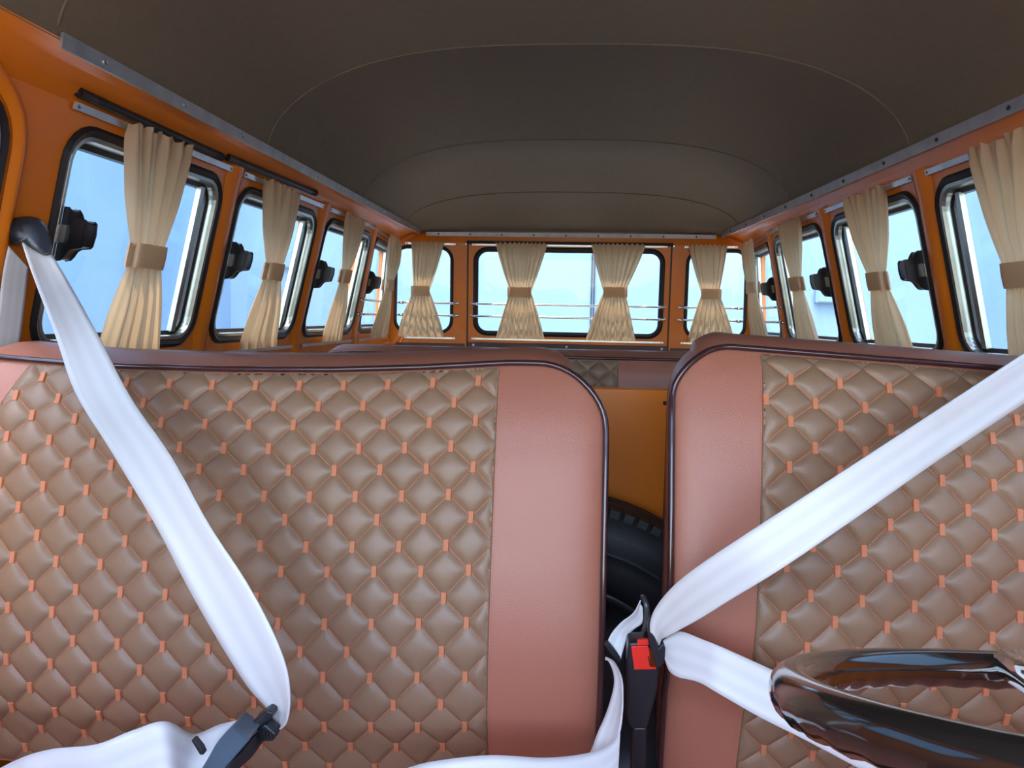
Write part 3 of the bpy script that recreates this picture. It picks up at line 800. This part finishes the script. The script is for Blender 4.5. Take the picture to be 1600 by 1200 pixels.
A, Bq = edges([((13, 384), (44, 418), 1.085, 1.118), ((4, 430), (42, 440), 1.083, 1.122), ((-4, 500), (34, 510), 1.085, 1.124), ((-12, 560), (26, 562), 1.088, 1.126), ((-16, 640), (20, 640), 1.09, 1.128)])
ribbon('pillar_strap', A, Bq, 'belt', sb, n=6)
rotbox('tongue', [(394, 1128), (417, 1110), (426, 1114), (424, 1124), (402, 1140)], .735, .755, 'plastic', sb, .002)
rotbox('tongue_grip', [(398, 1141), (414, 1131), (432, 1148), (426, 1160), (408, 1160)], .735, .752, 'plastic', sb, .003)
rotbox('tongue_plate', [(392, 1150), (402, 1144), (412, 1156), (402, 1164)], .742, .745, 'chrome', sb, 0)
for k in range(4):
    x = 406+5*k; rotbox('grip_rib', [(x, 1141+1.5*k), (x+2, 1140+1.5*k), (x+4, 1154), (x+2, 1155)], .733, .737, 'rubber', sb, 0)
bk = rotbox('buckle', [(364, 1133), (390, 1157), (318, 1240), (272, 1228)], [.725, .705, .655, .675], .757, 'buckle_grey', sb, .003)
rotbox('buckle_side', [(390, 1158), (402, 1164), (396, 1182), (332, 1240), (318, 1240)], [.716, .722, .714, .645, .641], .745, 'plastic', sb, .002)
rotbox('buckle_button', [(388, 1152), (392, 1147), (398, 1152), (394, 1160)], .728, .732, 'belt_red', bk, 0)
rotbox('strap_keeper', [(298, 1157), (303, 1156), (314, 1170), (318, 1180), (312, 1180)], .672, .680, 'plastic', sb, .001)
# guide on the pillar
g = empty('belt_guide'); tag(g, 'black plastic belt guide on the left door pillar', 'belt guide')
out = crom([(12, 358), (18, 343), (38, 338), (60, 341), (74, 356), (81, 378), (79, 396), (66, 398), (48, 388), (36, 378), (22, 384), (14, 376)], 5, True)
V = []
oc = out.mean(0)
for sc_, y in ((.90, 1.083), (1.0, 1.091), (1.0, 1.108), (.9, 1.116)):
    V += [at(*(oc+(p-oc)*sc_), y) for p in out]
n = len(out)
V.append(at(*oc, 1.076)); 
mesh('cover', V, [(r*n+k, r*n+(k+1) % n, (r+1)*n+(k+1) % n, (r+1)*n+k) for r in range(3) for k in range(n)]+[(k, (k+1) % n, 4*n) for k in range(n)], 'plastic', g)
cb = at(46, 366, 1.11); tube('anchor_bolt', [cb, (W(s_of_y(1.14, -1), cb[2], 0))], .009, 'steel', g, 10)
# driver side
db = empty('seat_belt'); tag(db, 'white driver seat belt running diagonally across the right seat to the red buckle', 'seat belt', 'white seat belts')
A, Bq = edges([((1760, 445), (1770, 512), 1.02, 1.02), ((1680, 498), (1690, 568), .96, .96), ((1600, 552), (1604, 627), .91, .91), ((1442, 655), (1462, 722), .83, .82), ((1310, 741), (1345, 804), .79, .78), ((1180, 825), (1225, 886), .79, .77),
    ((1100, 878), (1140, 938), .81, .79), ((1056, 912), (1095, 966), .83, .81), ((1028, 944), (1062, 984), .85, .83), ((1016, 972), (1042, 995), .86, .845), ((1018, 1002), (1033, 1000), .865, .86), ((1024, 1022), (1030, 1012), .87, .87)])
ribbon('shoulder_strap', A, Bq, 'belt', db, n=8, bulge=.003)
A, Bq = edges([((1036, 1001), (1039, 1030), .868, .862), ((1050, 990), (1046, 1048), .862, .85), ((1066, 987), (1060, 1058), .855, .84), ((1095, 998), (1092, 1066), .84, .825), ((1130, 1012), (1125, 1085), .825, .81), ((1205, 1046), (1190, 1122), .81, .795),
    ((1280, 1082), (1262, 1158), .80, .785), ((1380, 1130), (1360, 1210), .80, .785), ((1500, 1190), (1480, 1270), .82, .81)])
ribbon('lap_strap', A, Bq, 'belt', db, n=8, bulge=-.002)
rotbox('tongue', [(1012, 978), (1018, 962), (1021, 990), (1030, 1012), (1036, 1005), (1040, 1014), (1038, 1036), (1030, 1046), (1024, 1040), (1014, 1004)], .862, .876, 'plastic', db, .002)
rotbox('tongue_plate', [(1014, 1016), (1022, 1016), (1026, 1042), (1017, 1042)], .871, .874, 'chrome', db, 0)
bk = rotbox('buckle', [(982, 1004), (1013, 1002), (1030, 1046), (1027, 1082), (1011, 1140), (986, 1140), (980, 1124), (980, 1044)], .874, .905, 'plastic', db, .004)
rotbox('buckle_button', [(986, 1010), (1013, 1009), (1026, 1046), (991, 1047)], .872, .876, 'belt_red', bk, .001)
rotbox('buckle_slot', [(996, 1000), (1012, 999), (1014, 1007), (996, 1009)], .870, .874, 'belt_red', bk, 0)
rotbox('button_recess', [(1012, 1026), (1014, 1026), (1017, 1041), (1015, 1041)], .8712, .8722, 'rubber', bk, 0)
rotbox('buckle_stalk', [(988, 1136), (1011, 1136), (1009, 1240), (985, 1240)], .880, .898, 'plastic', db, .004)
# belt of the middle place
cbt = empty('seat_belt'); tag(cbt, 'loose white centre lap belt curling out of the gap beside the front bench', 'seat belt', 'white seat belts')
A, Bq = edges([((1001, 938), (1004, 950), .93, .93), ((990, 958), (1004, 972), .925, .93), ((972, 972), (990, 984), .92, .925), ((957, 988), (980, 996), .915, .915), ((947, 1007), (970, 1030), .91, .905)])
ribbon('twisted_strap', A, Bq, 'belt', cbt, n=7, bulge=.003)
A, Bq = edges([((947, 1026), (949, 1027), .90, .90), ((957, 1046), (961, 1040), .885, .875), ((960, 1066), (971, 1062), .87, .855), ((955, 1091), (973, 1092), .86, .84), ((946, 1118), (972, 1116), .852, .83), ((934, 1145), (969, 1140), .845, .825), ((921, 1178), (960, 1168), .835, .82), ((895, 1215), (935, 1205), .825, .815)])
ribbon('curled_strap', A, Bq, 'belt', cbt, n=7, bulge=.004)
A, Bq = edges([((969, 1142), (965, 1215), .828, .79), ((956, 1161), (948, 1232), .815, .775), ((922, 1176), (916, 1252), .80, .765), ((854, 1184), (852, 1262), .785, .755), ((763, 1180), (764, 1258), .775, .75), ((675, 1190), (680, 1266), .77, .745), ((630, 1202), (640, 1276), .77, .745), ((560, 1222), (575, 1296), .77, .745)])
ribbon('lap_strap', A, Bq, 'belt', cbt, n=8)
rotbox('strap_end_clip', [(944, 1008), (950, 1003), (972, 1030), (966, 1036)], .905, .915, 'plastic', cbt, .001)
A = crom([at(1004, 932, .94), at(1010, 945, .93), at(1010, 970, .93), at(1004, 990, .93)], 6)
tube('belt_anchor', A, .0035, 'steel', cbt, 8)

# ------------------------------------------------------------------ steering wheel
sw = empty('steering_wheel'); tag(sw, 'large glossy black steering wheel in front of the driver seat', 'steering wheel')
RW, TW = .216, .0153
hc = np.array([.376, .447, -.2248]); 
ax1 = np.array([1., 0, 0]); ax2 = unit([0, 1., -.312]); axn = unit(np.cross(ax1, ax2))
n1, n2 = 160, 20; V = []
for k in range(n1):
    a = 2*PI*k/n1; rd = ax1*math.cos(a)+ax2*math.sin(a)
    for j in range(n2):
        b = 2*PI*j/n2; rr = TW
        if math.sin(b) < .2: rr *= 1+.07*math.cos(48*a)*min(1, .2-math.sin(b))     # finger grips below
        V.append(hc+rd*(RW+rr*math.cos(b))+axn*rr*math.sin(b))
mesh('rim', V, grid_faces(n1, n2, True, True), 'wheel_gloss', sw)
for a in (math.radians(85), math.radians(-95)):
    rd = ax1*math.cos(a)+ax2*math.sin(a); tn = np.cross(axn, rd)
    V = []
    for q, wd, hgt, dz in ((1.0, .020, .012, .0), (.93, .021, .0135, .004), (.80, .017, .010, -.006), (.5, .015, .008, -.022), (.2, .018, .008, -.03)):
        c = hc+rd*RW*q+axn*(dz+.002)
        for j in range(12):
            b = 2*PI*j/12; V.append(c+tn*wd*math.copysign(abs(math.cos(b))**.6, math.cos(b))+axn*hgt*math.copysign(abs(math.sin(b))**.6, math.sin(b)))
    mesh('spoke', V, grid_faces(5, 12, False, True)+[tuple(range(12))[::-1]], 'chrome', sw)
V = []
for rr, h in ((.058, -.05), (.060, -.025), (.052, -.012), (.030, -.004), (.004, -.002)):
    V += [hc+ax1*rr*math.cos(2*PI*k/32)+ax2*rr*math.sin(2*PI*k/32)+axn*h for k in range(32)]
mesh('hub', V, grid_faces(5, 32, False, True)+[tuple(range(128, 160))], 'plastic', sw)
tube('column', [hc-axn*.04, hc-axn*.04+np.array([0, -.22, -.80])], .022, 'steel', sw, 12)

# ------------------------------------------------------------------ the yard outside
B = Buf(); B.box((0, 2, -1.95), (30, 30, .02))
tag(B.build('ground', 'ground'), 'pale concrete yard outside the bus', 'ground', kind='structure')
B = Buf(); B.box((-3.2, 4.0, 0.6), (.08, 6.0, 2.55)); tag(B.build('wall_yard_left', 'outwall'), 'pale blue rendered yard wall outside the left windows', 'wall', kind='structure')
B = Buf(); B.box((3.4, 4.0, 0.6), (.08, 6.0, 2.55)); tag(B.build('wall_yard_right', 'outwall'), 'pale blue rendered yard wall outside the right windows', 'wall', kind='structure')
B = Buf(); B.box((-1.5, 7.0, 0.6), (1.83, .08, 2.55)); tag(B.build('wall_yard_rear', 'outwall'), 'pale blue rendered yard wall behind the hatch, left of the joint', 'wall', kind='structure')
B = Buf(); B.box((1.9, 7.03, 0.6), (1.55, .08, 2.55)); tag(B.build('wall_yard_rear', 'outwall'), 'pale blue rendered yard wall behind the hatch, right of the joint', 'wall', kind='structure')
c = at(926, 455, 6.93)
tube('drain_pipe', [(c[0], 6.90, -1.9), (c[0], 6.90, 3.1)], .018, 'steel')
tag(bpy.data.objects['drain_pipe'], 'thin dark pipe running up the yard wall behind the hatch', 'pipe')

for (px, py), hs, lb in (((449, 405), (.058, .03, .085), 'grey box on the yard wall seen through the second left side window'), ((1292, 463), (.10, .03, .058), 'grey box on the yard wall seen through the third right side window')):
    c = at(px, py, 6.90)
    b = Buf(); b.box(c, hs); b.box(c+np.array([0, -.034, 0]), (hs[0]*.85, .008, hs[2]*.85))
    tag(bevel(b.build('utility_box', 'outbox'), .006, 2), lb, 'box')
